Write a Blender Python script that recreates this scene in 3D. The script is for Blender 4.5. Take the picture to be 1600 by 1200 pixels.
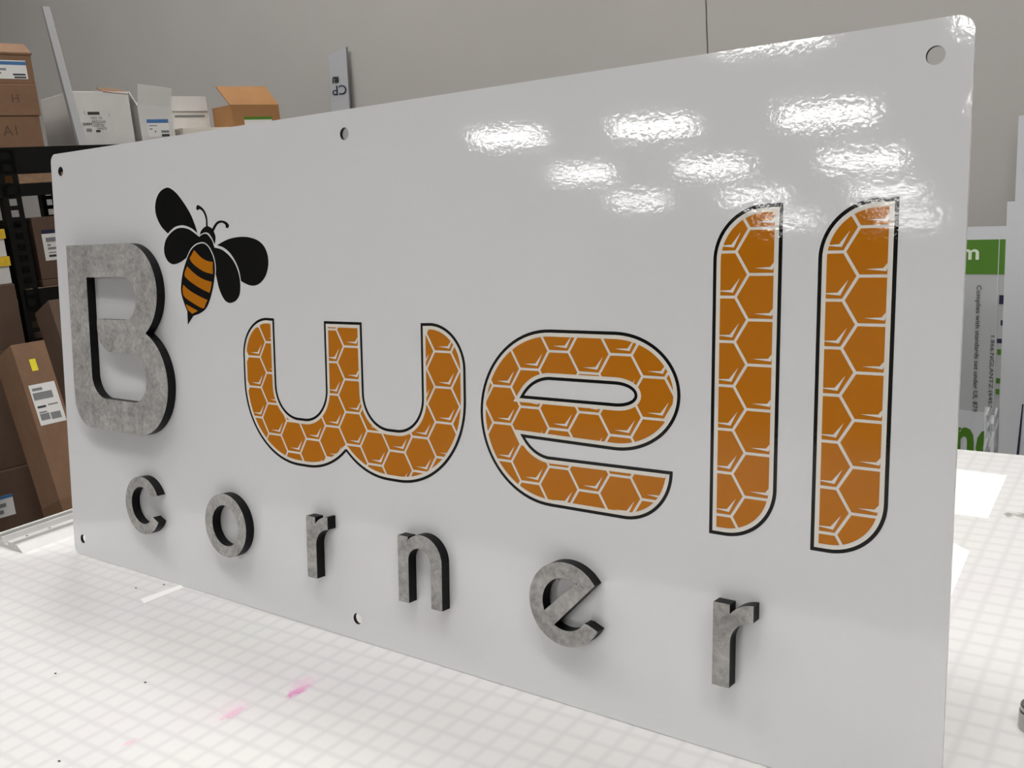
import bpy, bmesh, math, random
from mathutils import Vector, Matrix
from mathutils.geometry import tessellate_polygon
random.seed(4)
scene = bpy.context.scene
for o in list(bpy.data.objects): bpy.data.objects.remove(o, do_unlink=True)
COL = scene.collection
PI = math.pi

# ------------------------------------------------------------------ camera, world, exposure
TABLE_Z = 0.9                       # table top height
LEAN = math.radians(6.8)            # the sign leans back by this much
YAW = math.radians(-7.0)            # the building is turned by this much against the table
cam_data = bpy.data.cameras.new('camera')
cam = bpy.data.objects.new('camera', cam_data); COL.objects.link(cam)
cam_data.sensor_width = 36.0
cam_data.lens = 36.0 * 1495.58 / 1600.0
cam_data.clip_start = 0.02
rx, dn, fw = ((0.80432443, 0.58897779, -0.0785326), (0.06149851, -0.21397462, -0.97490143), (-0.59099927, 0.7793074, -0.20832628))
cam.matrix_world = Matrix(((rx[0], -dn[0], -fw[0], 1.36636), (rx[1], -dn[1], -fw[1], -0.68198), (rx[2], -dn[2], -fw[2], 1.39655), (0, 0, 0, 1)))
scene.camera = cam
world = bpy.data.worlds.new('world'); scene.world = world; world.use_nodes = True
world.node_tree.nodes['Background'].inputs[0].default_value = (0.5, 0.5, 0.5, 1)
world.node_tree.nodes['Background'].inputs[1].default_value = 0.02
scene.view_settings.view_transform = 'Standard'
scene.view_settings.look = 'None'
scene.view_settings.gamma = 1.0
scene.view_settings.use_curve_mapping = False
scene.view_settings.exposure = -0.2
LAMP_STRENGTH = 27.0
LAMP_COLOR = (1.0, 0.985, 0.965, 1)
CEIL = 4.8

# ------------------------------------------------------------------ materials
MATS = {}
def srgb(*c):
    return tuple(((v / 255 / 12.92) if v / 255 <= 0.04045 else ((v / 255 + 0.055) / 1.055) ** 2.4) for v in c)

def mat(name, color, rough=0.5, metal=0.0, spec=0.5, noise=None, bump=None, coat=0.0):
    """noise=(scale, amount, detail) varies the colour; bump=(scale, strength, distance)."""
    m = bpy.data.materials.new(name); m.use_nodes = True
    nt = m.node_tree; b = nt.nodes['Principled BSDF']
    b.inputs['Base Color'].default_value = (*color, 1)
    b.inputs['Roughness'].default_value = rough
    b.inputs['Metallic'].default_value = metal
    b.inputs['Specular IOR Level'].default_value = spec
    b.inputs['Coat Weight'].default_value = coat
    tc = nt.nodes.new('ShaderNodeTexCoord')
    if noise:
        n = nt.nodes.new('ShaderNodeTexNoise'); n.inputs['Scale'].default_value = noise[0]; n.inputs['Detail'].default_value = noise[2]
        n.inputs['Roughness'].default_value = 0.65
        nt.links.new(tc.outputs['Object'], n.inputs['Vector'])
        r = nt.nodes.new('ShaderNodeMapRange'); r.inputs[1].default_value = 0.3; r.inputs[2].default_value = 0.7
        r.inputs[3].default_value = 1 - noise[1]; r.inputs[4].default_value = 1 + noise[1]
        nt.links.new(n.outputs['Fac'], r.inputs[0])
        mx = nt.nodes.new('ShaderNodeVectorMath'); mx.operation = 'SCALE'; mx.inputs[0].default_value = color
        nt.links.new(r.outputs[0], mx.inputs['Scale']); nt.links.new(mx.outputs[0], b.inputs['Base Color'])
    if bump:
        n = nt.nodes.new('ShaderNodeTexNoise'); n.inputs['Scale'].default_value = bump[0]; n.inputs['Detail'].default_value = 3
        nt.links.new(tc.outputs['Object'], n.inputs['Vector'])
        bp = nt.nodes.new('ShaderNodeBump'); bp.inputs['Strength'].default_value = bump[1]; bp.inputs['Distance'].default_value = bump[2]
        nt.links.new(n.outputs['Fac'], bp.inputs['Height']); nt.links.new(bp.outputs[0], b.inputs['Normal'])
    MATS[name] = m
    return m

GLOSS = dict(rough=0.045, spec=0.75, bump=(200.0, 0.55, 0.00008))
M_panel = mat('gloss white panel', (0.83, 0.835, 0.84), **GLOSS)
M_edge = mat('panel edge white', (0.80, 0.80, 0.79), 0.3)
M_black = mat('black vinyl', (0.003, 0.003, 0.003), **GLOSS)
M_orange = mat('orange vinyl', (0.57, 0.188, 0.004), **GLOSS)
M_cream = mat('cream vinyl', (0.88, 0.84, 0.76), **GLOSS)
M_gap = mat('white vinyl', (0.84, 0.835, 0.81), **GLOSS)
M_return = mat('black letter edge', (0.005, 0.005, 0.0055), 0.45, spec=0.18, noise=(90, 0.25, 3))
M_card = mat('kraft cardboard', (0.20, 0.108, 0.057), 0.75, noise=(14, 0.10, 4), bump=(60, 0.15, 0.001))
M_cardd = mat('kraft cardboard in shade tone', (0.095, 0.056, 0.036), 0.8, noise=(12, 0.12, 4))  # kraft brown with the rack's shade put into the colour; also inks carton marks
M_cardo = mat('orange kraft cardboard', (0.33, 0.16, 0.055), 0.7, noise=(10, 0.08, 3))
M_cardw = mat('white cardboard', (0.60, 0.585, 0.56), 0.6, noise=(9, 0.06, 3))
M_cardlit = mat('lit white cardboard', (0.85, 0.85, 0.83), 0.6)  # white card with the light falling on it put into the colour
M_beige = mat('beige card', (0.62, 0.57, 0.50), 0.7)
M_tape = mat('packing tape', (0.17, 0.092, 0.05), 0.3)
M_label = mat('paper label', (0.72, 0.71, 0.69), 0.5)
M_blue = mat('blue print', (0.05, 0.16, 0.36), 0.5)
M_navy = mat('navy print', (0.012, 0.014, 0.045), 0.4)
M_ink = mat('black ink', (0.03, 0.03, 0.03), 0.5)
M_inkg = mat('grey ink', (0.20, 0.20, 0.20), 0.5)
M_yellow = mat('yellow card', (0.72, 0.46, 0.02), 0.5, noise=(30, 0.15, 2))
M_lime = mat('yellow sticker', (0.78, 0.66, 0.02), 0.5)
M_steel = mat('black rack steel', (0.005, 0.005, 0.0045), 0.7, spec=0.15)
M_deck = mat('particle board', (0.27, 0.165, 0.095), 0.8, noise=(60, 0.2, 4))
M_alu = mat('brushed aluminium', (0.60, 0.595, 0.58), 0.5, metal=0.2, noise=(25, 0.06, 3))
M_chrome = mat('turned steel', (0.42, 0.40, 0.38), 0.22, metal=1.0)
M_paper = mat('white paper', (0.95, 0.95, 0.93), 0.6)
M_sheet = mat('white sheet film', (0.62, 0.63, 0.65), 0.35)
M_film = mat('grey sheet film', (0.46, 0.47, 0.47), 0.3)
M_green = mat('green print', (0.065, 0.20, 0.006), 0.4)
M_letw = mat('pale print', (0.70, 0.78, 0.62), 0.4)
M_wrap = mat('clear wrap', (0.70, 0.72, 0.73), 0.15, spec=0.7)
M_wall = mat('painted concrete wall', (0.45, 0.43, 0.405), 0.8, noise=(1.1, 0.03, 3))
M_room = mat('dim room wall', (0.16, 0.155, 0.15), 0.8)
M_floor = mat('concrete floor', (0.22, 0.21, 0.20), 0.6, noise=(2.5, 0.12, 4))
M_ceil = mat('grey ceiling', (0.20, 0.20, 0.195), 0.8)
M_joint = mat('dark joint sealant', (0.07, 0.07, 0.068), 0.8)
M_frame = mat('table frame', (0.35, 0.35, 0.36), 0.4, metal=0.3)
M_apron = mat('white table side', (0.70, 0.70, 0.69), 0.4)
M_pvc = mat('pale blue white plastic', (0.45, 0.455, 0.46), 0.4)
M_cpw = mat('pale grey plastic', (0.47, 0.475, 0.49), 0.35)
M_dkedge = mat('grey plastic edge', (0.17, 0.17, 0.17), 0.5)
M_speck = mat('dark chip', (0.06, 0.06, 0.06), 0.5)

def emission(name, color, strength):
    m = bpy.data.materials.new(name); m.use_nodes = True; nt = m.node_tree
    nt.nodes.remove(nt.nodes['Principled BSDF'])
    e = nt.nodes.new('ShaderNodeEmission'); e.inputs[0].default_value = color; e.inputs[1].default_value = strength
    nt.links.new(e.outputs[0], nt.nodes['Material Output'].inputs[0])
    return m
M_lamp = emission('lamp diffuser', LAMP_COLOR, LAMP_STRENGTH)

def concrete_face():
    m = mat('concrete look laminate', (0.30, 0.292, 0.28), 0.55, spec=0.3)
    nt = m.node_tree; b = nt.nodes['Principled BSDF']; tc = nt.nodes.new('ShaderNodeTexCoord')
    def noise(scale, detail):
        n = nt.nodes.new('ShaderNodeTexNoise'); n.inputs['Scale'].default_value = scale; n.inputs['Detail'].default_value = detail
        n.inputs['Roughness'].default_value = 0.7; nt.links.new(tc.outputs['Object'], n.inputs['Vector']); return n
    a = noise(38, 5); c = noise(170, 4)
    ramp = nt.nodes.new('ShaderNodeValToRGB'); ramp.color_ramp.elements[0].position = 0.36; ramp.color_ramp.elements[1].position = 0.64
    ramp.color_ramp.elements[0].color = (0.24, 0.234, 0.222, 1); ramp.color_ramp.elements[1].color = (0.55, 0.537, 0.513, 1)
    mx = nt.nodes.new('ShaderNodeMath'); mx.operation = 'MULTIPLY_ADD'; mx.inputs[1].default_value = 0.45
    ml = nt.nodes.new('ShaderNodeMath'); ml.operation = 'MULTIPLY'; ml.inputs[1].default_value = 0.55
    nt.links.new(a.outputs['Fac'], ml.inputs[0]); nt.links.new(c.outputs['Fac'], mx.inputs[0]); nt.links.new(ml.outputs[0], mx.inputs[2])
    nt.links.new(mx.outputs[0], ramp.inputs[0]); nt.links.new(ramp.outputs[0], b.inputs['Base Color'])
    return m
M_conc = concrete_face()

def grid_top():
    """milky acrylic light-table top with a soft one-inch grid below the surface and a few ink smudges"""
    m = mat('milky gridded acrylic', (0.8, 0.8, 0.8), 0.28, spec=0.45)
    nt = m.node_tree; L = nt.links; b = nt.nodes['Principled BSDF']
    tc = nt.nodes.new('ShaderNodeTexCoord')
    mp = nt.nodes.new('ShaderNodeMapping'); mp.inputs['Location'].default_value = (-0.7029, 0.0901, 0); mp.inputs['Rotation'].default_value = (0, 0, math.radians(-1.5))
    mp.vector_type = 'POINT'; L.new(tc.outputs['Object'], mp.inputs[0])
    sep = nt.nodes.new('ShaderNodeSeparateXYZ'); L.new(mp.outputs[0], sep.inputs[0])
    def mth(op, a, bb=None, c=None):
        n = nt.nodes.new('ShaderNodeMath'); n.operation = op
        for i, v in enumerate((a, bb, c)):
            if v is None: continue
            if isinstance(v, (int, float)): n.inputs[i].default_value = v
            else: L.new(v, n.inputs[i])
        return n.outputs[0]
    def line(o):
        f = mth('FRACT', mth('ADD', mth('DIVIDE', o, 0.0254), 100.5))
        d = mth('ABSOLUTE', mth('SUBTRACT', f, 0.5))            # 0 on the line
        r = nt.nodes.new('ShaderNodeMapRange'); r.interpolation_type = 'SMOOTHSTEP'
        r.inputs[1].default_value = 0.0; r.inputs[2].default_value = 0.24; r.inputs[3].default_value = 1; r.inputs[4].default_value = 0
        L.new(d, r.inputs[0]); return r.outputs[0]
    g = mth('MULTIPLY', mth('MAXIMUM', line(sep.outputs[0]), line(sep.outputs[1])), 0.75)
    g = mth('ADD', g, mth('MULTIPLY', mth('MULTIPLY', line(sep.outputs[0]), line(sep.outputs[1])), 0.25))
    n = nt.nodes.new('ShaderNodeTexNoise'); n.inputs['Scale'].default_value = 5; L.new(tc.outputs['Object'], n.inputs[0])
    ramp = nt.nodes.new('ShaderNodeValToRGB')
    ramp.color_ramp.elements[0].position = 0.3; ramp.color_ramp.elements[0].color = (0.775, 0.77, 0.745, 1)
    ramp.color_ramp.elements[1].position = 0.7; ramp.color_ramp.elements[1].color = (0.765, 0.74, 0.74, 1)
    L.new(n.outputs['Fac'], ramp.inputs[0])
    mix = nt.nodes.new('ShaderNodeMix'); mix.data_type = 'RGBA'
    L.new(mth('MULTIPLY', g, 0.42), mix.inputs[0]); L.new(ramp.outputs[0], mix.inputs[6]); mix.inputs[7].default_value = (0.55, 0.54, 0.55, 1)
    cur = mix.outputs[2]
    n2 = nt.nodes.new('ShaderNodeTexNoise'); n2.inputs['Scale'].default_value = 160; L.new(tc.outputs['Object'], n2.inputs[0])
    # ink smudges: x, y, half length along y, half width, colour, amount
    for (x, y, ly, lx, colr, amt) in ((0.626, -0.111, 0.017, 0.0075, (0.72, 0.22, 0.50), 0.9), (0.618, -0.098, 0.020, 0.016, (0.80, 0.55, 0.68), 0.55),
                                      (0.600, -0.172, 0.019, 0.0075, (0.76, 0.36, 0.55), 0.75), (0.592, -0.168, 0.022, 0.016, (0.82, 0.66, 0.72), 0.5),
                                      (0.552, -0.257, 0.010, 0.005, (0.80, 0.5, 0.6), 0.6),
                                      (1.152, 0.690, 0.012, 0.007, (0.22, 0.20, 0.17), 0.85), (1.169, 0.693, 0.012, 0.012, (0.20, 0.18, 0.16), 0.85), (1.162, 0.692, 0.006, 0.014, (0.45, 0.43, 0.40), 0.7)):
        v = nt.nodes.new('ShaderNodeVectorMath'); v.operation = 'SUBTRACT'; v.inputs[1].default_value = (x, y, 0); L.new(tc.outputs['Object'], v.inputs[0])
        v2 = nt.nodes.new('ShaderNodeVectorMath'); v2.operation = 'MULTIPLY'; v2.inputs[1].default_value = (1 / lx, 1 / ly, 0); L.new(v.outputs[0], v2.inputs[0])
        ln = nt.nodes.new('ShaderNodeVectorMath'); ln.operation = 'LENGTH'; L.new(v2.outputs[0], ln.inputs[0])
        d = mth('ADD', ln.outputs['Value'], mth('MULTIPLY', mth('SUBTRACT', n2.outputs['Fac'], 0.5), 1.4))
        r = nt.nodes.new('ShaderNodeMapRange'); r.interpolation_type = 'SMOOTHSTEP'
        r.inputs[1].default_value = 0.35; r.inputs[2].default_value = 1.1; r.inputs[3].default_value = amt; r.inputs[4].default_value = 0; L.new(d, r.inputs[0])
        mx = nt.nodes.new('ShaderNodeMix'); mx.data_type = 'RGBA'; L.new(r.outputs[0], mx.inputs[0]); L.new(cur, mx.inputs[6]); mx.inputs[7].default_value = (*colr, 1)
        cur = mx.outputs[2]
    L.new(cur, b.inputs['Base Color'])
    return m
M_grid = grid_top()

# ------------------------------------------------------------------ helpers
def link(o, parent=None):
    COL.objects.link(o)
    if parent is not None: o.parent = parent
    return o

def obj(name, bm, m, parent=None, smooth=False):
    me = bpy.data.meshes.new(name)
    bmesh.ops.recalc_face_normals(bm, faces=bm.faces[:])
    bm.to_mesh(me); bm.free()
    for k in (m if isinstance(m, (list, tuple)) else [m]): me.materials.append(k)
    if smooth:
        for p in me.polygons: p.use_smooth = True
    return link(bpy.data.objects.new(name, me), parent)

def tag(o, label=None, cat=None, group=None, kind=None):
    if label: o['label'] = label
    if cat: o['category'] = cat
    if group: o['group'] = group
    if kind: o['kind'] = kind
    return o

def empty(name, loc, rot=(0, 0, 0), parent=None):
    o = bpy.data.objects.new(name, None); o.location = loc; o.rotation_euler = rot; o.empty_display_size = 0.05
    return link(o, parent)

def box(bm, x0, x1, y0, y1, z0, z1, mi=0, bevel=0.0):
    vs = [bm.verts.new((x, y, z)) for z in (z0, z1) for y in (y0, y1) for x in (x0, x1)]
    fs = [(0, 2, 3, 1), (4, 5, 7, 6), (0, 1, 5, 4), (2, 6, 7, 3), (0, 4, 6, 2), (1, 3, 7, 5)]
    ff = [bm.faces.new([vs[i] for i in f]) for f in fs]
    for f in ff: f.material_index = mi
    if bevel:
        es = list({e for f in ff for e in f.edges})
        bmesh.ops.bevel(bm, geom=es, offset=bevel, segments=2, affect='EDGES', profile=0.5)

def bx(name, dims, m, parent=None, bevel=0.0):
    bm = bmesh.new(); box(bm, *dims, bevel=bevel); return obj(name, bm, m, parent)

def slab(bm, quad, t):
    """a quad (four points, counter-clockwise seen from outside) given the thickness t inwards"""
    q = [Vector(p) for p in quad]; n = (q[1] - q[0]).cross(q[3] - q[0]).normalized()
    a = [bm.verts.new(p) for p in q]; b = [bm.verts.new(p - n * t) for p in q]
    bm.faces.new(a); bm.faces.new(b[::-1])
    for i in range(4): bm.faces.new((a[i], b[i], b[(i + 1) % 4], a[(i + 1) % 4]))

def prism(bm, loops, z0, z1, mi=0, side_mi=None, cap0=True, hole_mi=None):
    """outline (first loop) with holes (other loops), filled and extruded between z0 and z1; z0 == z1 makes a flat print"""
    flat = [p for l in loops for p in l]
    tris = tessellate_polygon([[Vector((p[0], p[1], 0)) for p in l] for l in loops])
    top = [bm.verts.new((p[0], p[1], z1)) for p in flat]
    for t in tris:
        try: bm.faces.new([top[i] for i in t]).material_index = mi
        except ValueError: pass
    if z0 == z1: return
    bot = [bm.verts.new((p[0], p[1], z0)) for p in flat]
    if cap0:
        for t in tris:
            try: bm.faces.new([bot[i] for i in reversed(t)]).material_index = mi
            except ValueError: pass
    k = 0
    for l in loops:
        n = len(l)
        for i in range(n):
            f = bm.faces.new((top[k + i], top[k + (i + 1) % n], bot[k + (i + 1) % n], bot[k + i]))
            f.material_index = hole_mi if (hole_mi is not None and k > 0) else (mi if side_mi is None else side_mi)
        k += n

def arc(cx, cy, r, a0, a1, n=None, ry=None):
    ry = r if ry is None else ry
    n = n or max(4, int(abs(a1 - a0) / 5))
    return [(cx + r * math.cos(math.radians(a0 + (a1 - a0) * i / n)), cy + ry * math.sin(math.radians(a0 + (a1 - a0) * i / n))) for i in range(n + 1)]

def mm(pts): return [(x * 0.001, y * 0.001) for x, y in pts]

def clean(l):
    out = []
    for p in l:
        if not out or math.hypot(p[0] - out[-1][0], p[1] - out[-1][1]) > 0.02: out.append(p)
    if math.hypot(out[0][0] - out[-1][0], out[0][1] - out[-1][1]) < 0.02: out.pop()
    return out

def area(l): return 0.5 * sum(l[i][0] * l[(i + 1) % len(l)][1] - l[(i + 1) % len(l)][0] * l[i][1] for i in range(len(l)))

def inset(loop, d):
    """parallel curve d to the left of the loop's direction (inwards for counter-clockwise outlines and clockwise holes)"""
    n = len(loop); out = []
    for i in range(n):
        p0, p1, p2 = loop[i - 1], loop[i], loop[(i + 1) % n]
        e1 = Vector((p1[0] - p0[0], p1[1] - p0[1])).normalized(); e2 = Vector((p2[0] - p1[0], p2[1] - p1[1])).normalized()
        n1 = Vector((-e1.y, e1.x)); n2 = Vector((-e2.y, e2.x)); k = max(0.22, 1 + n1.dot(n2))
        v = (n1 + n2) / k
        out.append((p1[0] + v.x * d, p1[1] + v.y * d))
    return out

def smooth_loop(pts, corners=(), sub=5):
    """closed Catmull-Rom curve through the points, kept sharp at the listed corners"""
    n = len(pts); out = []
    for i in range(n):
        p1, p2 = Vector(pts[i]), Vector(pts[(i + 1) % n])
        p0 = Vector(pts[i - 1]) if i not in corners else p1 * 2 - p2
        j = (i + 1) % n
        p3 = Vector(pts[(i + 2) % n]) if j not in corners else p2 * 2 - p1
        for k in range(sub):
            t = k / sub
            q = 0.5 * ((2 * p1) + (p2 - p0) * t + (2 * p0 - 5 * p1 + 4 * p2 - p3) * t * t + (3 * p1 - p0 - 3 * p2 + p3) * t ** 3)
            out.append((q.x, q.y))
    return out

def text_mesh(name, body, m, parent, matrix, width=None, height=None, bold=0.0, thick=0.0002, mirror=False):
    """lettering as a thin mesh: matrix places its local x (reading direction), y (up) and z (out of the surface); centre on the origin"""
    cu = bpy.data.curves.new(name, 'FONT'); cu.body = body; cu.size = 1.0; cu.offset = bold; cu.extrude = 0.0; cu.resolution_u = 3
    tmp = bpy.data.objects.new(name, cu); COL.objects.link(tmp)
    dg = bpy.context.evaluated_depsgraph_get(); dg.update()
    me = bpy.data.meshes.new_from_object(tmp.evaluated_get(dg))
    bpy.data.objects.remove(tmp, do_unlink=True); bpy.data.curves.remove(cu)
    xs = [v.co.x for v in me.vertices]; ys = [v.co.y for v in me.vertices]
    w, h = max(xs) - min(xs), max(ys) - min(ys)
    sx = width / w if width else height / h
    sy = height / h if height else width / w
    cx, cy = (max(xs) + min(xs)) / 2, (max(ys) + min(ys)) / 2
    for v in me.vertices: v.co = Vector(((v.co.x - cx) * sx * (-1 if mirror else 1), (v.co.y - cy) * sy, thick))
    me.materials.clear(); me.materials.append(m)
    o = link(bpy.data.objects.new(name, me), parent); o.matrix_local = matrix
    return o

def frame(origin, x, y):
    x = Vector(x).normalized(); y = Vector(y).normalized(); z = x.cross(y)
    return Matrix(((x.x, y.x, z.x, origin[0]), (x.y, y.y, z.y, origin[1]), (x.z, y.z, z.z, origin[2]), (0, 0, 0, 1)))

# ------------------------------------------------------------------ the room (in the building's own frame: x = r, y = s)
RZ = (0, 0, YAW)
WALL_S = 1.95
def room(name, dims, m):
    o = bx(name, dims, m); o.rotation_euler = RZ; tag(o, kind='structure'); return o
room('floor', (-7.9, 9.0, -22.4, 2.2, -0.1, 0.0), M_floor)
room('ceiling', (-7.9, 9.0, -22.4, 2.2, CEIL, CEIL + 0.1), M_ceil)
wall = room('wall_back', (-7.9, 9.0, WALL_S + 0.02, WALL_S + 0.2, 0, CEIL), M_joint)
bx('wall_panel', (-7.9, -0.083, WALL_S, WALL_S + 0.03, 0, CEIL), M_wall, wall)
bx('wall_panel', (-0.078, 9.0, WALL_S, WALL_S + 0.03, 0, CEIL), M_wall, wall)
room('wall_left', (-8.0, -7.9, -22.4, 2.2, 0, CEIL), M_room)
room('wall_right', (9.0, 9.1, -22.4, 2.2, 0, CEIL), M_room)
room('wall_front', (-8.0, 9.1, -22.5, -22.4, 0, CEIL), M_room)

# ------------------------------------------------------------------ ceiling lights
def make_lamp():
    r = empty('ceiling_light', (0, 0, 0), RZ)
    bm = bmesh.new()
    for d in ((-0.61, 0.61, -0.31, -0.29), (-0.61, 0.61, 0.29, 0.31), (-0.61, -0.59, -0.29, 0.29), (0.59, 0.61, -0.29, 0.29)):
        box(bm, d[0], d[1], d[2], d[3], -0.05, 0.0)
    obj('frame', bm, M_ceil, r)
    bx('diffuser', (-0.59, 0.59, -0.29, 0.29, -0.04, -0.02), M_lamp, r)
    return r
lamp0 = make_lamp(); first = True
rot = Matrix.Rotation(YAW, 3, 'Z')
FAR = [(r, q) for q in (-20.1, -17.4, -14.7, -11.95) for r in (-6.3, -3.9, -1.5, 0.9) if (r, q) != (-6.3, -20.1)]
NEAR = [(-1.5, -8.8), (0.9, -9.0), (-3.9, -0.8), (-1.5, -0.8), (0.9, -0.8), (3.3, -0.8), (-1.5, 1.4), (0.9, 1.4)]
for r, q in FAR + NEAR:
    if True:
        if first: L = lamp0; first = False
        else:
            L = lamp0.copy(); COL.objects.link(L)
            for ch in lamp0.children:
                c = ch.copy(); COL.objects.link(c); c.parent = L
        L.location = rot @ Vector((r, q, CEIL))
        tag(L, 'rectangular recessed white ceiling light shining onto the glossy sign', 'ceiling light', 'ceiling lights')

# ------------------------------------------------------------------ table
TX0, TX1, TY0, TY1 = -0.207, 2.75, -0.56, 0.975
t = tag(empty('work_table', (0, 0, 0)), 'big white gridded light table under the sign', 'table')
top = bx('table_top', (TX0, TX1, TY0, TY1, -0.02, 0.0), M_grid, t); top.location = (0, 0, TABLE_Z)
bx('apron', (TX0 + 0.01, TX1 - 0.01, TY0 + 0.01, TY1 - 0.01, TABLE_Z - 0.16, TABLE_Z - 0.02), M_apron, t)
for x in (TX0 + 0.05, TX1 - 0.13):
    for y in (TY0 + 0.05, TY1 - 0.13): bx('leg', (x, x + 0.08, y, y + 0.08, 0, TABLE_Z - 0.16), M_frame, t)

# ------------------------------------------------------------------ the sign
PW, PH, HO = 1.2192, 0.5867, 25.0
sign = tag(empty('sign', (0, 0, TABLE_Z + 0.0005), (PI / 2 - LEAN, 0, 0)), 'large glossy white panel sign reading B well corner with a bee', 'sign')
RC = 12.0; W1, H1 = PW * 1000, PH * 1000
outl = arc(W1 - RC, RC, RC, -90, 0) + arc(W1 - RC, H1 - RC, RC, 0, 90) + arc(RC, H1 - RC, RC, 90, 180) + arc(RC, RC, RC, 180, 270)
holes = [arc(x, y, 6.6, 360, 0, 28)[:-1] for x in (HO, 601.5, W1 - HO) for y in (HO, H1 - HO)]
bm = bmesh.new(); prism(bm, [mm(clean(outl))] + [mm(h) for h in holes], -0.004, 0.0, 0, 1, hole_mi=2)
obj('panel', bm, (M_panel, M_edge, M_return), sign)

# --- raised grey letters, half an inch thick (black body, grey face)
TH = 0.0127
def raised(kind, loops, label):
    loops = [clean(l) for l in loops]
    bm = bmesh.new(); prism(bm, [mm(l) for l in loops], 0.0, TH - 0.0007)
    body = obj('raised_letter', bm, M_return, sign); tag(body, label)
    bm = bmesh.new(); prism(bm, [mm(l) for l in loops], TH - 0.0007, TH)
    tag(obj('face', bm, M_conc, body), 'grey mottled concrete-look face')
    return body

B_out = [(50.5, 456)] + arc(198.4, 392, 64, 90, -57.0)[0:] + arc(205, 271.3, 71.6, 66.5, -90) + arc(92, 241.7, 42, 270, 180)
B_in = [(97.5, 411.4)] + [(97.5, 270)] + arc(131, 277.5, 33.8, 180, 270) + arc(197.5, 276.4, 32.8, -90, 90) + arc(150.0, 341, 31.5, 270, 180) + [(118.5, 354.1)] + arc(186.5, 382.8, 28.7, -90, 90)
raised('B', [B_out, B_in], 'large raised capital letter B')

def ring_c(cx, cy, R, r, a0, a1): return arc(cx, cy, R, a0, a1) + arc(cx, cy, r, a1, a0)
c_l = arc(204.9, 103.2, 39.6, 27, 332, 70) + arc(204.9, 103.2, 25.6, 329, 33, 60)
raised('c', [c_l], 'raised letter c')
raised('o', [arc(384.1, 102.4, 40.2, 0, 360, 80)[:-1], arc(384.1, 102.3, 26.0, 360, 0, 60)[:-1]], 'raised letter o')

def r_letter(x): return [(x, 65.3), (x + 15.3, 65.3), (x + 15.3, 105)] + arc(x + 36.5, 104.5, 21.2, 178, 97, 12) + [(x + 35.3, 125.8), (x + 35.3, 140.2)] + arc(x + 36, 113.8, 26.3, 93, 141, 10) + [(x + 14.7, 129.5), (x + 14.7, 137.3), (x, 137.3)]
raised('r', [r_letter(534.7)], 'raised letter r beside the o')
n_l = [(678.2, 65.3), (692.5, 65.3), (692.5, 113)] + arc(708.3, 111.4, 15.8, 175, 0, 20) + [(724.2, 65.6), (738.7, 65.6), (738.7, 113)] + arc(711.5, 114.6, 27.2, 0, 132, 26) + [(692.5, 132), (692.5, 137.3), (678.2, 137.3)]
raised('n', [n_l], 'raised letter n')
# the tilted e: ring with a diagonal bar
ecx, ecy, eR, er = 890.0, 104.0, 40.3, 25.3
e_out = arc(ecx, ecy, eR, 36.5, 332.5, 60) + [(915.0, 89.8)] + arc(ecx, ecy, er, 326, 242, 18) + [(878.0, 82.2)]
e_in = [(903.5, 127.6)] + arc(ecx, ecy, er, 58, 203, 26) + [(866.3, 93.4)]
raised('e', [e_out, e_in], 'raised tilted letter e')
raised('r', [r_letter(1039.0)], 'raised letter r at the end of the word')

# --- printed letters: black outline, white margin, orange honeycomb cells
HEXH, HEXW = 36.47, 33.0
def split_cells(bm, base):
    """one object for each separate orange patch, with the light ticks that lie on it"""
    bmesh.ops.remove_doubles(bm, verts=bm.verts[:], dist=1e-7)
    left = set(bm.faces); groups = []
    while left:
        st = [left.pop()]; g = list(st)
        while st:
            for e in st.pop().edges:
                for f in e.link_faces:
                    if f in left: left.remove(f); st.append(f); g.append(f)
        groups.append(g)
    cells = [g for g in groups if g[0].material_index == 0]
    if len(cells) > 1: cells = [g for g in cells if sum(f.calc_area() for f in g) > 1.5e-6]
    ctr = lambda g: sum((f.calc_center_median() for f in g), Vector()) / len(g)
    for c in cells:
        keep = list(c)
        for g in groups:
            if g[0].material_index == 1 and min(cells, key=lambda q: (ctr(q) - ctr(g)).length) is c: keep += g
        nb = bmesh.new(); vm = {}
        for f in keep:
            for v in f.verts:
                if v not in vm: vm[v] = nb.verts.new(v.co)
            nb.faces.new([vm[v] for v in f.verts]).material_index = f.material_index
        obj('honeycomb_cell', nb, (M_orange, M_cream), base)
    bm.free()

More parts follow.
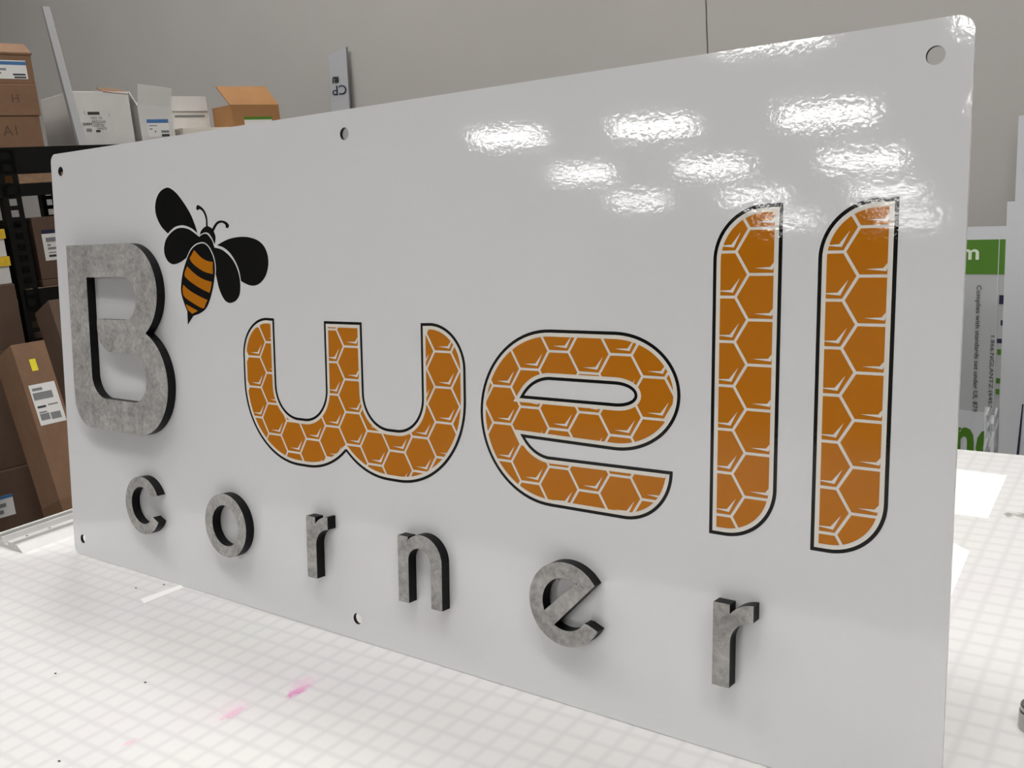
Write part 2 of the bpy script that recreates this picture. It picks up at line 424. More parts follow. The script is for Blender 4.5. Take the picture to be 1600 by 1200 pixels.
def printed(label, loops, lat):
    loops = [clean(l) for l in loops]
    loops = [l if (area(l) > 0) == (i == 0) else l[::-1] for i, l in enumerate(loops)]
    bm = bmesh.new(); prism(bm, [mm(l) for l in loops], 0.00012, 0.00012)
    base = tag(obj('printed_letter', bm, M_black, sign), label)
    bm = bmesh.new(); prism(bm, [mm(inset(l, 3.0)) for l in loops], 0.00022, 0.00022)
    tag(obj('white_margin', bm, M_cream, base), 'cream white margin inside the black outline')
    src = bmesh.new(); prism(src, [mm(inset(l, 6.6)) for l in loops], 0.0, 0.0)
    xs = [p[0] for p in loops[0]]; ys = [p[1] for p in loops[0]]
    cx0, cy0 = lat
    def clip(poly, z, mi, into):
        b = src.copy()
        n = len(poly)
        for i in range(n):
            a, c = Vector((*poly[i], 0)) * 0.001, Vector((*poly[(i + 1) % n], 0)) * 0.001
            d = (c - a).normalized(); no = Vector((d.y, -d.x, 0))
            bmesh.ops.bisect_plane(b, geom=b.verts[:] + b.edges[:] + b.faces[:], dist=1e-7, plane_co=a, plane_no=no, clear_outer=True)
            if not b.faces: break
        ok = bool(b.faces)
        if ok:
            vm = {v: into.verts.new((v.co.x, v.co.y, z)) for v in b.verts}
            for f in b.faces:
                if f.calc_area() < 1e-9: continue
                try: into.faces.new([vm[v] for v in f.verts]).material_index = mi
                except ValueError: pass
        b.free()
        return ok
    i0 = int((min(xs) - cx0) // HEXW) - 1; i1 = int((max(xs) - cx0) // HEXW) + 2
    for i in range(i0, i1 + 1):
        off = 0 if i % 2 == 0 else HEXH / 2
        j0 = int((min(ys) - cy0 - off) // HEXH) - 1; j1 = int((max(ys) - cy0 - off) // HEXH) + 2
        for j in range(j0, j1 + 1):
            cx, cy = cx0 + i * HEXW, cy0 + off + j * HEXH
            hx = [(-22.0, 0), (-11.0, -HEXH / 2), (11.0, -HEXH / 2), (22.0, 0), (11.0, HEXH / 2), (-11.0, HEXH / 2)]
            hexa = [(cx + a, cy + c) for a, c in inset(hx, 1.2)]
            bm = bmesh.new()
            if clip(hexa, 0.00032, 0, bm) and sum(f.calc_area() for f in bm.faces) > 4e-6:
                tipa, inn, tipb, outer = (-6, -13.2), (6.9, -12.5), (14.8, -2.6), (9.0, -14.7)
                for tri in ((tipa, outer, inn), (inn, outer, tipb)):
                    clip([(cx + a, cy + c) for a, c in tri], 0.00042, 1, bm)
                split_cells(bm, base)
            else: bm.free()
    src.free()
    return base

def l_shape(x): return [(x, 191.7)] + arc(x + 14.0, 235.9, 44.2, -90, 0) + [(x + 58.2, 465.2)] + arc(x + 44.2, 420.8, 44.2, 90, 180)
w_half = ([(476.2, 362.0)] + [(464, 362.4)] + arc(463.3, 316.5, 46, 90, 180) + [(417.3, 285)] + arc(511.3, 285, 94, 180, 270, 24) + arc(527, 285, 94, 270, 312.6, 10))
w_mirror = [(2 * 590.8 - x, y) for x, y in w_half][::-1]
in_l = [(620.2, 360.9), (560.8, 360.9)] + arc(524.4, 284.1, 36.4, 0, -90) + arc(512.7, 284.1, 36.4, -90, -180)
in_r = [(2 * 590.8 - x, y) for x, y in in_l[2:]][::-1]
w_loop = w_half + w_mirror + in_r + in_l
e_l = (arc(866.8, 276, 84, 90, 270, 40) + arc(946, 239.5, 47.8, -90, 0, 18) + [(993.8, 240.7)] + arc(866.8, 276, 36.2, 264, 214.8, 12) + arc(936, 306.7, 64.3, -90, 90, 40, 53.3))
e_c = arc(866.8, 276, 36.7, 146.8, 93, 12) + arc(936, 304.4, 19.8, 90, -90, 20, 8.4)
printed('printed letter w in orange honeycomb', [w_loop], (470.7, 315.5))
printed('printed letter e in orange honeycomb', [e_l, e_c], (842.7, 303.3))
printed('printed letter l beside the e', [l_shape(1028.5)], (1070.3, 427.8))
printed('last printed letter l', [l_shape(1115.3)], (1157.0, 426.1))

# --- bee emblem
Z1, Z2, Z3, Z4 = 0.00012, 0.00020, 0.00028, 0.00036
abd = smooth_loop([(344.5, 452.2), (332.7, 450.0), (321.8, 443.6), (311.8, 431.2), (303.1, 415.9), (298.4, 399.6), (298.6, 388.6), (304.0, 376.3), (309.1, 367.5), (308.8, 350.3), (321.5, 362.0), (335.2, 365.4), (347.3, 371.0), (355.3, 380.0), (361.9, 392.5), (367.6, 408.5), (369.6, 423.4), (367.1, 434.8), (360.0, 445.5), (352.5, 450.8)], corners=(8, 9, 10))
abd = clean(abd)
if area(abd) < 0: abd = abd[::-1]
def decal(name, loop, z, m, parent):
    bm = bmesh.new(); prism(bm, [mm(clean(loop))], z, z); return obj(name, bm, m, parent)
bee = tag(decal('bee_emblem', abd, Z3, M_black, sign), 'printed black and orange bee')
decal('white_line', inset(abd, -1.5), Z2, M_panel, bee)
def bee_part(name, pts, corners=(), z=Z1, m=M_black): return decal(name, smooth_loop(pts, corners), z, m, bee)
bee_part('wing', [(275.2, 466.4), (262.2, 475.4), (253.3, 487.1), (250.2, 498.7), (253.7, 510.9), (262.7, 519.8), (274.4, 523.7), (284.0, 523.1), (297.7, 516.0), (312.3, 503.2), (325.1, 488.8), (333.2, 474.8), (337.3, 465.0), (326.8, 470.8), (314.7, 474.7), (303.9, 475.8), (291.1, 474.2), (281.1, 469.8)], (0, 12))
bee_part('wing', [(340.5, 460.3), (332.4, 464.7), (320.6, 470.1), (306.8, 472.6), (294.1, 471.8), (280.9, 466.6), (270.6, 459.0), (265.6, 448.7), (266.4, 439.1), (273.1, 430.9), (284.1, 427.2), (298.6, 429.6), (311.6, 434.6), (322, 440), (336, 446)], (0, 13, 14))
bee_part('wing', [(369.9, 446.6), (384.4, 443.6), (396.9, 437.0), (406.4, 428.8), (412.8, 419.0), (416.3, 408.3), (416.8, 397.5), (414.4, 388.6), (407.6, 382.2), (397.4, 379.2), (388.8, 380.7), (381.9, 386.5), (375.3, 397.4), (371.0, 412.0), (366, 425), (360, 440)], (0, 13, 15))
bee_part('wing', [(375.3, 449.2), (389.4, 453.8), (403.9, 456.9), (420.9, 458.0), (437.5, 456.9), (453.6, 452.5), (463.9, 445.3), (469.3, 434.9), (469.6, 423.7), (464.7, 412.4), (456.2, 404.6), (446.4, 400.7), (435.4, 400.4), (425.8, 402.9), (418.7, 405.6), (415.9, 417.2), (409.6, 428.8), (399.2, 439.7), (387.4, 446.2)], (0, 14))
bee_part('head', [(341.7, 462.9), (344.8, 467.5), (350.2, 471.0), (355.5, 472.6), (359.8, 472.6), (366.3, 469.9), (370.2, 465.7), (372.8, 460.5), (372.7, 455.8), (370.8, 450.2), (368.2, 454.9), (364.7, 459.7), (360.0, 463.9), (354.1, 465.4), (348.0, 464.6)], (0, 9))
bee_part('antenna', [(355.1, 471.9), (355.5, 479.1), (353.9, 485.4), (350.0, 490.8), (344.6, 493.9), (342.0, 493.7), (339.8, 492.9), (337.3, 494.4), (337.5, 497.0), (339.8, 499.3), (345.3, 497.7), (351.1, 494.3), (355.8, 489.0), (358.3, 482.6), (358.7, 471.9)], (0, 14), Z1 + 0.00002)
bee_part('antenna', [(366.3, 468.4), (371.7, 473.9), (376.9, 477.3), (383.7, 478.7), (391.9, 477.7), (397.4, 475.2), (400.1, 472.3), (398.7, 469.6), (396.6, 469.2), (393.8, 470.0), (393.2, 473.1), (388.4, 475.6), (383.5, 475.8), (377.5, 473.7), (369.5, 465.7)], (0, 14), Z1 + 0.00002)
bee_part('thorax', [(340.5, 460.3), (346.2, 462.8), (352.3, 463.7), (357.3, 462.7), (362.6, 458.5), (366.9, 453.7), (369.9, 446.6), (366.0, 430.0), (350.0, 440.0), (336.0, 446.0)], (0, 6, 7, 8, 9), Z1 + 0.00003)
for s in ([(329.3, 444.3), (319.0, 434.3), (323.6, 428.8), (335.0, 422.4), (349.2, 417.0), (364.9, 414.2), (366.2, 429.0), (354.6, 430.6), (343.3, 434.8), (335.6, 439.8)],
          [(313.6, 424.4), (308.0, 417.7), (307.0, 411.8), (320.2, 404.1), (340.4, 396.0), (356.8, 391.2), (359.3, 396.1), (362.3, 404.6), (348.5, 407.2), (334.2, 412.1), (321.4, 419.0)],
          [(303.5, 401.3), (301.2, 395.9), (303.1, 387.2), (316.9, 380.1), (341.5, 371.8), (347.8, 377.0), (352.0, 382.4), (339.6, 385.7), (322.3, 391.5), (310.6, 396.8)],
          [(306.9, 376.9), (310.0, 369.9), (319.5, 364.6), (331.5, 368.5), (319.3, 372.4)]):
    c = {10: (0, 1, 5, 6), 11: (0, 2, 5, 7), 5: (0, 2, 3)}[len(s)]
    bee_part('stripe', s, c, Z4, M_orange)

# ------------------------------------------------------------------ things on the table
ch = tag(empty('aluminum_channel', (0, 0, TABLE_Z)), 'ridged aluminum channel lying along the left table edge', 'channel')
prof = [(-0.152, 0), (-0.152, 0.020), (-0.145, 0.020), (-0.1445, 0.011), (-0.140, 0.011), (-0.140, 0.0165), (-0.1365, 0.0165), (-0.131, 0.006), (-0.123, 0.006), (-0.123, 0.012), (-0.109, 0.012), (-0.1055, 0.003), (-0.099, 0.003), (-0.099, 0.0105), (-0.092, 0.0105), (-0.0775, 0.0)]
bm = bmesh.new()
ya, yb = -0.040, 0.92
va = [bm.verts.new((x, ya, z)) for x, z in prof]; vb = [bm.verts.new((x, yb, z)) for x, z in prof]
for i in range(len(prof)):
    j = (i + 1) % len(prof); bm.faces.new((va[i], va[j], vb[j], vb[i]))
bm.faces.new(va); bm.faces.new(vb[::-1])
obj('extrusion', bm, M_alu, ch)
for y in (-0.012, 0.025):
    bm = bmesh.new(); bmesh.ops.create_cone(bm, cap_ends=True, segments=12, radius1=0.002, radius2=0.0016, depth=0.001, matrix=Matrix.Translation((-0.116, y, 0.0124)))
    obj('screw_head', bm, M_dkedge, ch)

def paper(name, pts, label, cat, z=0.0, t=0.0004, m=M_paper, curl=0.0):
    bm = bmesh.new(); prism(bm, [pts], TABLE_Z + z, TABLE_Z + z + t)
    o = obj(name, bm, m)
    return tag(o, label, cat)
paper('paper_sheet', [(0.92, 0.875), (1.121, 0.861), (1.127, 0.74), (1.131, 0.663), (1.087, 0.664), (0.92, 0.668)], 'blank white paper sheet at the back of the table', 'paper')
paper('paper_sheet', [(1.0, 0.60), (1.109, 0.559), (1.133, 0.538), (1.137, 0.478), (1.142, 0.392), (1.10, 0.36), (0.98, 0.42)], 'torn white paper sheet peeking out beside the sign edge', 'paper')
paper('paper_strip', [(0.2545, -0.0535), (0.271, -0.0595), (0.2765, -0.003), (0.264, 0.001)], 'narrow white paper strip touching the bottom of the sign', 'paper')
for k, (x, y) in enumerate(((0.215, -0.035), (0.242, -0.010), (0.461, -0.181), (0.348, -0.220), (0.520, -0.310))):
    bm = bmesh.new(); bmesh.ops.create_icosphere(bm, subdivisions=1, radius=0.0013, matrix=Matrix.Translation((x, y, TABLE_Z + 0.0006)) @ Matrix.Diagonal((1.4, 1.0, 0.5, 1)))
    tag(obj('plastic_chip', bm, M_speck), 'tiny dark chip lying on the gridded table top', 'chip', 'chips on the table')

# steel standoff at the right edge of the picture
so = tag(empty('steel_standoff', (1.2605, 0.163, TABLE_Z)), 'small turned steel standoff standing on the table', 'standoff')
def lathe(name, prof, m, parent, seg=40):
    bm = bmesh.new(); rings = []
    for r, z in prof: rings.append([bm.verts.new((r * math.cos(2 * PI * i / seg), r * math.sin(2 * PI * i / seg), z)) for i in range(seg)])
    for a, b in zip(rings, rings[1:]):
        for i in range(seg): bm.faces.new((a[i], a[(i + 1) % seg], b[(i + 1) % seg], b[i]))
    bm.faces.new(rings[0][::-1]); bm.faces.new(rings[-1])
    return obj(name, bm, m, parent, smooth=False)
lathe('barrel', [(0.0138, 0), (0.0142, 0.001), (0.0136, 0.016), (0.0130, 0.017)], M_chrome, so)
lathe('cap', [(0.0126, 0.017), (0.0128, 0.018), (0.0128, 0.0215), (0.0120, 0.0225), (0.0085, 0.0222), (0.0080, 0.0195)], M_chrome, so)

# ------------------------------------------------------------------ building-frame things
def bempty(name, r, s, z=0.0):
    return empty(name, rot @ Vector((r, s, z)), RZ)

# rack, end-on to the back wall
R_F = -1.635                     # front plane of the rack
rack = tag(bempty('storage_rack', 0, 0), 'black steel storage rack with boxes beside the wall', 'rack')
def post(r, s0, s1, z1, holes):
    """upright made of two flanges and a web that leaves teardrop slots open"""
    bm = bmesh.new(); w = s1 - s0
    box(bm, r - 0.004, r, s0, s0 + w * 0.28, 0, z1); box(bm, r - 0.004, r, s1 - w * 0.28, s1, 0, z1)
    box(bm, r - 0.035, r, s0 - 0.002, s0, 0, z1)
    z = 0.03
    box(bm, r - 0.004, r, s0 + w * 0.28, s1 - w * 0.28, 0, z)
    while z < z1 - 0.02:
        box(bm, r - 0.004, r, s0 + w * 0.28, s1 - w * 0.28, z + 0.020, min(z1, z + 0.0335)); z += 0.0335
    obj('post', bm, M_steel, rack)
post(R_F, 0.563, 0.614, 1.60, True)
post(-2.15, 0.872, 0.918, 1.60, True)
post(R_F, 1.72, 1.77, 1.60, True)
bx('post', (-2.18, -2.15, 1.72, 1.77, 0, 1.6), M_steel, rack)
bx('beam', (R_F - 0.03, R_F, 0.50, 1.78, 1.53, 1.606), M_steel, rack)
bx('beam', (R_F - 0.03, R_F, 0.40, 1.78, 1.463, 1.499), M_steel, rack)
bx('beam', (-2.2, -2.17, 0.40, 1.78, 1.53, 1.606), M_steel, rack)
bx('end_brace', (-2.2, R_F, 0.50, 0.53, 1.53, 1.606), M_steel, rack)
bx('shelf', (-2.17, R_F - 0.03, 0.40, 1.78, 1.59, 1.606), M_steel, rack)
bx('shelf', (-1.75, R_F - 0.002, 0.616, 1.78, 1.50, 1.528), M_deck, rack)
for z in (1.155, 0.62, 0.12):
    bx('shelf', (-2.17, R_F - 0.005, 0.57, 1.78, z, z + 0.03), M_deck, rack); bx('beam', (R_F - 0.005, R_F, 0.57, 1.78, z - 0.03, z + 0.03), M_steel, rack)

def carton(name, dims, m, label, open_top=False, tape=True, cat='box', top_mat=None):
    """cardboard box in the building frame: r0, r1, s0, s1, z0, z1"""
    r0, r1, s0, s1, z0, z1 = dims
    e = tag(bempty(name, r0, s0, z0), label, cat)
    a, b, h = r1 - r0, s1 - s0, z1 - z0; th = 0.0035
    bm = bmesh.new()
    if open_top:
        box(bm, 0, a, 0, b, 0, th); box(bm, 0, th, 0, b, th, h); box(bm, a - th, a, 0, b, th, h); box(bm, th, a - th, 0, th, th, h); box(bm, th, a - th, b - th, b, th, h)
    else: box(bm, 0, a, 0, b, 0, h, bevel=0.0015)
    obj('body', bm, m, e)
    if not open_top:
        bx('top_flap', (0.001, a / 2 - 0.001, 0.001, b - 0.001, h, h + 0.002), top_mat or m, e); bx('top_flap', (a / 2 + 0.001, a - 0.001, 0.001, b - 0.001, h, h + 0.002), top_mat or m, e)
        if tape: bx('tape', (a / 2 - 0.012, a / 2 + 0.012, -0.0006, b + 0.0006, h * 0.72, h + 0.0026), M_tape, e)
    e['dims'] = (a, b, h)
    return e
def front_label(e, s0, s1, z0, z1, band=None, lines=(), m=M_label, bars=()):
    """paper label on the +r face; s and z measured from the box's near lower corner; lines = (s, z, width, height, ink)"""
    a = e['dims'][0]
    l = bx('label', (a, a + 0.0006, s0, s1, z0, z1), m, e)
    if band: bx('label_band', (a + 0.0004, a + 0.0009, s0, s1, band[0], band[1]), band[2], l)
    for (s, z, w, h, ink) in lines: bx('print_line', (a + 0.0004, a + 0.0009, s, s + w, z, z + h), ink, l)
    return l
def face_print(e, text, s, z, height, m=M_ink, width=None, bold=0.0):
    a = e['dims'][0]
    return text_mesh('lettering', text, m, e, frame((a + 0.0008, s, z), (0, 1, 0), (0, 0, 1)), width=width, height=height, bold=bold)

# brown cartons at the left end of the top shelf
SH = 1.606
b1 = carton('carton', (-1.92, -1.66, 0.40, 0.717, SH, 1.697), M_card, 'lowest of three brown cartons stacked on the top shelf')
face_print(b1, 'A1', 0.225, 0.05, 0.028, M_cardd)
b2 = carton('carton', (-1.92, -1.657, 0.40, 0.722, 1.699, 1.790), M_card, 'middle brown carton of the stack on the top shelf')
face_print(b2, 'H', 0.255, 0.05, 0.024, M_cardd)
b3 = carton('carton', (-1.92, -1.66, 0.40, 0.722, 1.793, 1.878), M_card, 'topmost brown carton of its stack, flap lifted, white label', open_top=True)
front_label(b3, 0.15, 0.304, 0.012, 0.065, (0.052, 0.062, M_blue), [(0.20, 0.036, 0.045, 0.006, M_inkg), (0.20, 0.026, 0.03, 0.005, M_inkg), (0.262, 0.022, 0.036, 0.005, M_ink), (0.265, 0.014, 0.034, 0.005, M_ink)])
bm = bmesh.new(); slab(bm, [(0.258, 0.10, 0.086), (0.262, 0.326, 0.086), (0.225, 0.322, 0.118), (0.222, 0.10, 0.122)], 0.003); tag(obj('flap', bm, M_card, b3), 'lifted kraft flap')
b3f = bx('fold', (0.255, 0.262, 0.236, 0.326, 0.082, 0.088), M_card, b3)

# white box with printing and leaning plastic strip in front of its edge
w1 = carton('white_box', (-1.895, -1.66, 0.822, 1.009, SH, 1.770), M_cardw, 'white printed carton behind the leaning plastic strip', tape=False)
face_print(w1, '(', 0.035, 0.10, 0.014); face_print(w1, ')', 0.112, 0.092, 0.012)
bx('barcode', (0.235, 0.2356, 0.044, 0.082, 0.094, 0.103), M_ink, w1)
face_print(w1, 'NO. 10', 0.070, 0.084, 0.008); face_print(w1, 'REGULAR', 0.076, 0.072, 0.009, width=0.044)
face_print(w1, '50444', 0.038, 0.066, 0.009, bold=0.01); face_print(w1, 'SIZE 20', 0.073, 0.061, 0.008); face_print(w1, 'WHITE', 0.082, 0.051, 0.007)
bx('print_block', (0.235, 0.2356, 0.062, 0.076, 0.040, 0.047), M_ink, w1); bx('print_block', (0.235, 0.2356, 0.032, 0.049, 0.042, 0.052), M_inkg, w1)
bm = bmesh.new(); slab(bm, [(0.236, 0.105, 0.165), (0.236, 0.186, 0.158), (0.20, 0.186, 0.176), (0.20, 0.10, 0.182)], 0.002); obj('lid_flap', bm, M_card, w1)

st = tag(bempty('plastic_strip', -1.640, 0.790, SH), 'tall thin pale plastic strip leaning on the white printed carton', 'plastic strip')
bm = bmesh.new(); slab(bm, [(0.006, 0.022, 0.0), (0.006, 0.046, 0.0), (-0.010, 0.010, 0.41), (-0.010, -0.012, 0.41)], 0.003); obj('strip', bm, M_pvc, st)
bm = bmesh.new(); slab(bm, [(0.0065, 0.014, 0.0), (0.0065, 0.022, 0.0), (-0.0095, -0.012, 0.41), (-0.0095, -0.014, 0.41)], 0.003); obj('cut_edge', bm, M_dkedge, st)

w2 = carton('white_box', (-1.80, -1.66, 1.033, 1.152, SH, 1.729), M_cardw, 'white carton with raised grey flap and blue label', open_top=True)
front_label(w2, 0.024, 0.100, 0.022, 0.078, (0.066, 0.078, M_blue), [(0.028, 0.056, 0.030, 0.003, M_inkg), (0.048, 0.036, 0.004, 0.005, M_ink), (0.07, 0.034, 0.028, 0.008, M_inkg), (0.07, 0.022, 0.028, 0.008, M_ink), (0.03, 0.045, 0.01, 0.004, M_inkg)])
bm = bmesh.new(); slab(bm, [(0.140, 0.004, 0.123), (0.140, 0.118, 0.118), (0.144, 0.128, 0.178), (0.144, 0.012, 0.190)], 0.003); tag(obj('flap', bm, M_cardw, w2), 'raised grey-white flap')
bm = bmesh.new(); slab(bm, [(0.05, 0.0, 0.123), (0.138, 0.0, 0.123), (0.138, -0.021, 0.165), (0.06, -0.021, 0.150)], 0.003); tag(obj('flap', bm, M_cardlit, w2), 'side flap with light in its colour')

w3 = carton('white_box', (-2.02, -1.80, 1.20, 1.37, SH, 1.722), M_cardw, 'white carton with a loose lid behind the blue-labelled one', tape=False)
bx('lid', (-0.006, 0.226, -0.006, 0.162, 0.118, 0.168), M_cardw, w3)
bx('print_line', (0.22, 0.2208, 0.035, 0.150, 0.096, 0.104), M_inkg, w3); bx('lid_side_lit', (0.0, 0.226, -0.0072, -0.006, 0.118, 0.168), M_cardlit, w3)  # thin slab added on the lid's near side, light painted into its white

bg = carton('flat_tray', (-1.79, -1.648, 1.175, 1.62, SH, 1.652), M_beige, 'low beige tray carton under the open orange box', tape=False)
ob = carton('orange_box', (-1.79, -1.66, 1.378, 1.574, 1.655, 1.731), M_cardo, 'open orange-brown box with its lid flap up', open_top=True)
bm = bmesh.new(); slab(bm, [(0.130, -0.004, 0.076), (0.130, 0.197, 0.075), (0.070, 0.190, 0.147), (0.070, -0.013, 0.145)], 0.004); tag(obj('flap', bm, M_cardo, ob), 'raised orange-brown flap')
front_label(ob, 0.045, 0.160, -0.0, 0.034, (0.024, 0.034, M_green), [], M_label)

# lower rack levels
tote = tag(bempty('black_tote', -1.99, 0.572, 1.1855), 'black plastic tote standing behind the rack post', 'tote')
bx('body', (0, 0.305, 0, 0.058, 0, 0.205), M_steel, tote); bx('rim', (-0.004, 0.309, -0.003, 0.061, 0.195, 0.210), M_steel, tote)
lb = carton('carton', (-1.95, -1.665, 0.641, 0.86, 1.208, 1.396), M_cardd, 'brown carton with a white label beside the sign corner')
front_label(lb, 0.022, 0.150, 0.056, 0.150, (0.138, 0.150, M_navy), [(0.032, 0.112, 0.09, 0.014, M_inkg), (0.034, 0.100, 0.010, 0.006, M_inkg), (0.034, 0.089, 0.026, 0.007, M_inkg), (0.034, 0.066, 0.05, 0.007, M_ink), (0.034, 0.078, 0.03, 0.003, M_inkg)])
carton('carton', (-1.95, -1.665, 0.641, 0.88, 1.186, 1.205), M_cardd, 'flat brown carton below the white-labelled one', tape=False)
carton('carton', (-1.98, -1.675, 0.585, 0.95, 0.652, 1.115), M_cardd, 'shade-coloured brown carton on the lower rack shelf')
carton('carton', (-1.98, -1.67, 1.0, 1.40, 0.652, 1.0), M_cardd, 'shade-coloured brown carton at the far end of the lower shelf')
carton('carton', (-1.98, -1.675, 0.585, 1.1, 0.152, 0.58), M_cardd, 'shade-coloured brown carton on the bottom rack shelf')

# stack in front of the rack's near end: cartons and two yellow-lidded boxes
c1 = carton('carton', (-1.92, -1.61, 0.20, 0.545, 0.0, 0.42), M_cardd, 'lowest shade-coloured carton of the floor stack')
c2 = carton('carton', (-1.92, -1.61, 0.20, 0.545, 0.423, 0.66), M_cardd, 'shade-coloured carton with a white label low in the floor stack')
front_label(c2, 0.14, 0.222, 0.10, 0.165, (0.155, 0.165, M_blue), [(0.17, 0.13, 0.03, 0.012, M_inkg), (0.17, 0.11, 0.02, 0.012, M_inkg)])
c3 = carton('carton', (-1.92, -1.62, 0.20, 0.540, 0.663, 1.016), M_cardd, 'shade-coloured carton in the middle of the floor stack')
c4 = carton('carton', (-1.92, -1.63, 0.20, 0.547, 1.019, 1.208), M_cardd, 'shade-coloured carton under the yellow-lidded boxes')
for z, lab in ((1.211, 'lower white box with a yellow lid at the picture edge'), (1.292, 'upper white box with a yellow lid at the picture edge')):
    e = tag(bempty('lidded_box', -1.86, 0.24, z), lab, 'box')
    bx('body', (0, 0.218, 0, 0.305, 0, 0.053), M_cardw, e); bx('lid', (-0.003, 0.222, -0.003, 0.310, 0.052, 0.080), M_yellow, e)

# long cartons leaning against the rack
def long_carton(label, s0, width, r_foot, lean, length, depth, m, z0=0.0):
    e = tag(empty('long_carton', rot @ Vector((r_foot, s0, z0 + 0.001)), RZ), label, 'carton')
    e.rotation_mode = 'XYZ'; e.rotation_euler = (Matrix.Rotation(YAW, 3, 'Z') @ Matrix.Rotation(-lean, 3, 'Y')).to_euler()
    bm = bmesh.new(); box(bm, -depth, 0, 0, width, 0, length, bevel=0.002); obj('body', bm, m, e)
    return e
LEAN_C = math.radians(19.7)
lc = long_carton('long brown carton leaning beside the table, shipping label and yellow sticker', 0.39, 0.088, -0.905, LEAN_C, 1.135, 0.155, M_card)
lb_ = bx('shipping_label', (-0.0002, 0.0006, 0.012, 0.080, 0.905, 1.018), M_label, lc)
for (s, z, w_, h_, ink) in ((0.016, 0.975, 0.050, 0.020, M_inkg), (0.018, 0.952, 0.022, 0.006, M_ink), (0.046, 0.955, 0.026, 0.004, M_inkg), (0.018, 0.918, 0.024, 0.018, M_inkg), (0.045, 0.916, 0.026, 0.019, M_inkg), (0.018, 1.0, 0.026, 0.008, M_inkg), (0.018, 0.938, 0.020, 0.004, M_inkg)):
    bx('print_line', (0.0004, 0.0009, s, s + w_, z, z + h_), ink, lb_)
bx('sticker', (-0.0002, 0.0006, 0.034, 0.050, 1.055, 1.088), M_lime, lc)
bx('tape', (-0.1555, 0.0005, -0.0005, 0.0885, 0.58, 0.70), M_tape, lc)
lc2 = long_carton('shade-coloured long carton leaning further back beside the floor stack', 0.575, 0.075, -1.055, LEAN_C, 1.23, 0.13, M_cardd)
bx('tape', (-0.01, 0.0006, 0.055, 0.0756, 0.75, 1.22), M_tape, lc2)

# plastic offcut with upside-down lettering leaning on the wall
cp = tag(empty('plastic_offcut', rot @ Vector((-1.752, 1.853, 0.0)), RZ), 'pale plastic offcut with upside-down lettering leaning on the wall', 'plastic offcut')
bm = bmesh.new()
def slabs(bm, r0t, r1t, r0b, r1b, zt0, zt1, s, t):
    slab(bm, [(r0b, s, 0.0), (r1b, s, 0.0), (r1t, s + 0.08, zt1), (r0t, s + 0.08, zt0)], t)
slabs(bm, -0.052, 0.066, -0.14, 0.0, 1.935, 1.95, 0.0, 0.004); obj('board', bm, M_cpw, cp)
bm = bmesh.new(); slab(bm, [(0.0, -0.0008, 0.0), (0.006, -0.0008, 0.0), (0.070, 0.0792, 1.95), (0.0655, 0.0792, 1.95)], 0.005); obj('cut_edge', bm, M_dkedge, cp)
def cptext(body, r, z, h, w, bold):
    s = 0.08 * z / 1.94 - 0.0012
    text_mesh('lettering', body, M_navy if body == 'CP' else M_ink, cp, frame((r, s - 0.0015, z), (-1, 0.0025, 0.06), (-0.06, -0.0413, -1)), width=w, height=h, bold=bold)
cptext('CP', 0.004, 1.796, 0.036, 0.092, 0.0)
cptext('RU', -0.016, 1.838, 0.024, 0.040, 0.09)

# sheets of sign board standing behind the table at the right
def sheet(name, r0, r1, s, z1, lean, m, label):
    e = tag(empty(name, rot @ Vector((r0, s, 0)), RZ), label, 'board sheet')
    bm = bmesh.new(); slab(bm, [(0, 0, 0), (r1 - r0, 0, 0), (r1 - r0, lean, z1), (0, lean, z1)], 0.004); obj('sheet', bm, m, e)
    return e
s3 = sheet('board_sheet', 0.742, 1.6, 1.86, 1.447, 0.06, M_sheet, 'tall white board sheet with green print right against the wall')
bx('print_patch', (0.023, 0.25, 0.0545, 0.0562, 1.10, 1.356), M_green, s3)
s1 = sheet('board_sheet', 0.30, 0.790, 1.73, 1.212, 0.045, M_film, 'film-covered board sheet with green band and sideways lettering')
def s1y(z): return 0.045 * z / 1.212
def patch(name, r0, r1, z0, z1, m, parent, k=0.0006):
    bm = bmesh.new(); slab(bm, [(r0 - 0.30, s1y(z0) - k, z0), (r1 - 0.30, s1y(z0) - k, z0), (r1 - 0.30, s1y(z1) - k, z1), (r0 - 0.30, s1y(z1) - k, z1)], 0.0005); return obj(name, bm, m, parent)
patch('white_band', 0.30, 0.789, 1.183, 1.2115, M_sheet, s1)
gb = patch('green_band', 0.30, 0.789, 1.106, 1.183, M_green, s1)
patch('white_band', 0.30, 0.789, 0.55, 0.790, M_sheet, s1)
patch('film_edge', 0.752, 0.7535, 0.80, 1.212, M_sheet, s1, 0.001)
UPV = Vector((0, 0.045, 1.212)).normalized()
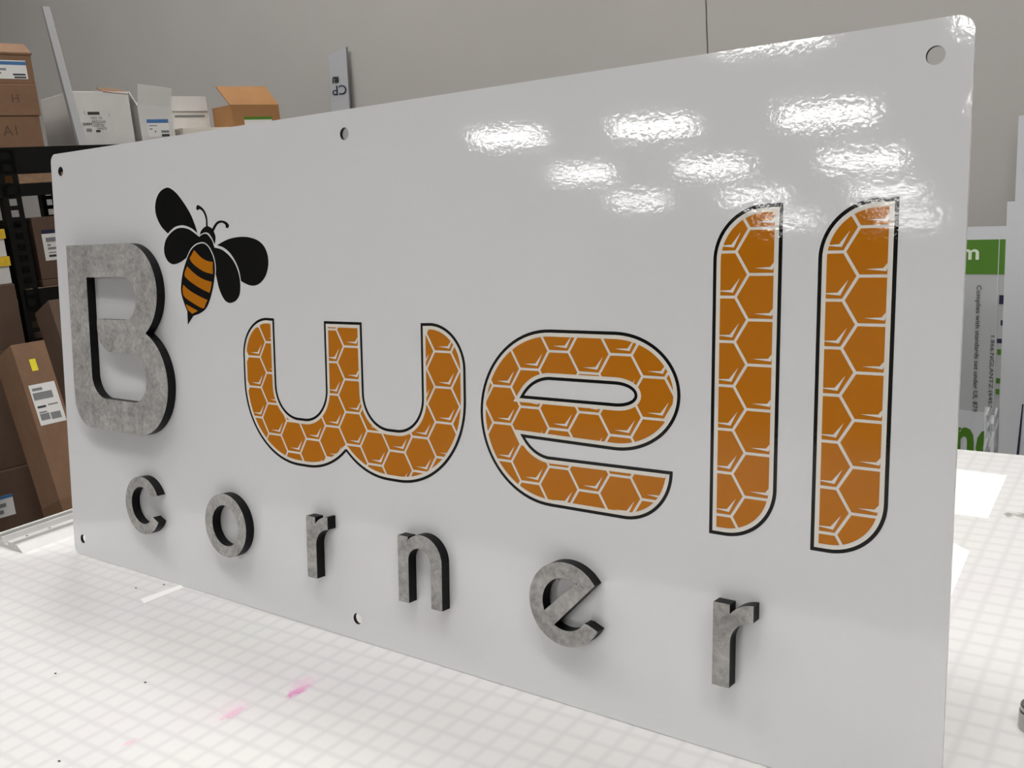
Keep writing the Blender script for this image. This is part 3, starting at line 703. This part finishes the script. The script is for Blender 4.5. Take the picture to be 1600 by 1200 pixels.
def s1text(body, r, z, m, w=None, h=None, down=False, bold=0.0):
    X, Y = ((-UPV), Vector((1, 0, 0))) if down else (Vector((1, 0, 0)), UPV)
    text_mesh('lettering', body, m, s1, frame((r - 0.30, s1y(z) - 0.0011, z), X, Y), width=w, height=h, bold=bold)
s1text('com', 0.664, 1.150, M_letw, h=0.024, w=0.095, bold=0.02)
s1text('c', 0.778, 1.150, M_letw, h=0.024)
s1text('Complies with standards set under UL 879', 0.7125, 0.935, M_ink, w=0.292, h=0.0135, down=True, bold=0.004)
s1text('1.866.NGLANTZ (645.2689)', 0.7455, 0.868, M_ink, w=0.200, h=0.0115, down=True, bold=0.0)
s1text('nc', 0.716, 0.706, M_green, w=0.092, h=0.088, bold=0.03)
for (r0, r1, z0, z1) in ((0.757, 0.770, 1.040, 1.060), (0.768, 0.774, 0.955, 1.03), (0.756, 0.766, 0.952, 0.962), (0.762, 0.770, 0.992, 1.004)): patch('navy_mark', r0, r1, z0, z1, M_navy, s1, 0.0012)
for z in (0.926, 0.86, 0.835): patch('green_mark', 0.757, 0.765, z, z + 0.012, M_green, s1, 0.0012)
# crumpled clear wrap over its lower corner
bm = bmesh.new(); random.seed(11); n1, n2 = 8, 14; gv = []
for j in range(n2 + 1):
    z = 0.55 + 0.255 * j / n2
    gv.append([bm.verts.new((0.737 + 0.030 * i / n1 - 0.30 + random.uniform(-0.001, 0.001), s1y(z) - 0.004 - random.uniform(0, 0.010) * (0 < i < n1), z)) for i in range(n1 + 1)])
for j in range(n2):
    for i in range(n1): bm.faces.new((gv[j][i], gv[j][i + 1], gv[j + 1][i + 1], gv[j + 1][i]))
obj('crumpled_wrap', bm, M_wrap, s1, smooth=False)
s2 = sheet('board_sheet', 0.816, 1.55, 1.57, 1.274, 0.035, M_sheet, 'plain white board sheet standing in front of the printed ones')
bm = bmesh.new(); slab(bm, [(0.036, 0.019, 0.74), (0.041, 0.019, 0.74), (0.046, 0.0225, 0.86), (0.0435, 0.0225, 0.86)], 0.0006); obj('navy_mark', bm, M_navy, s2)
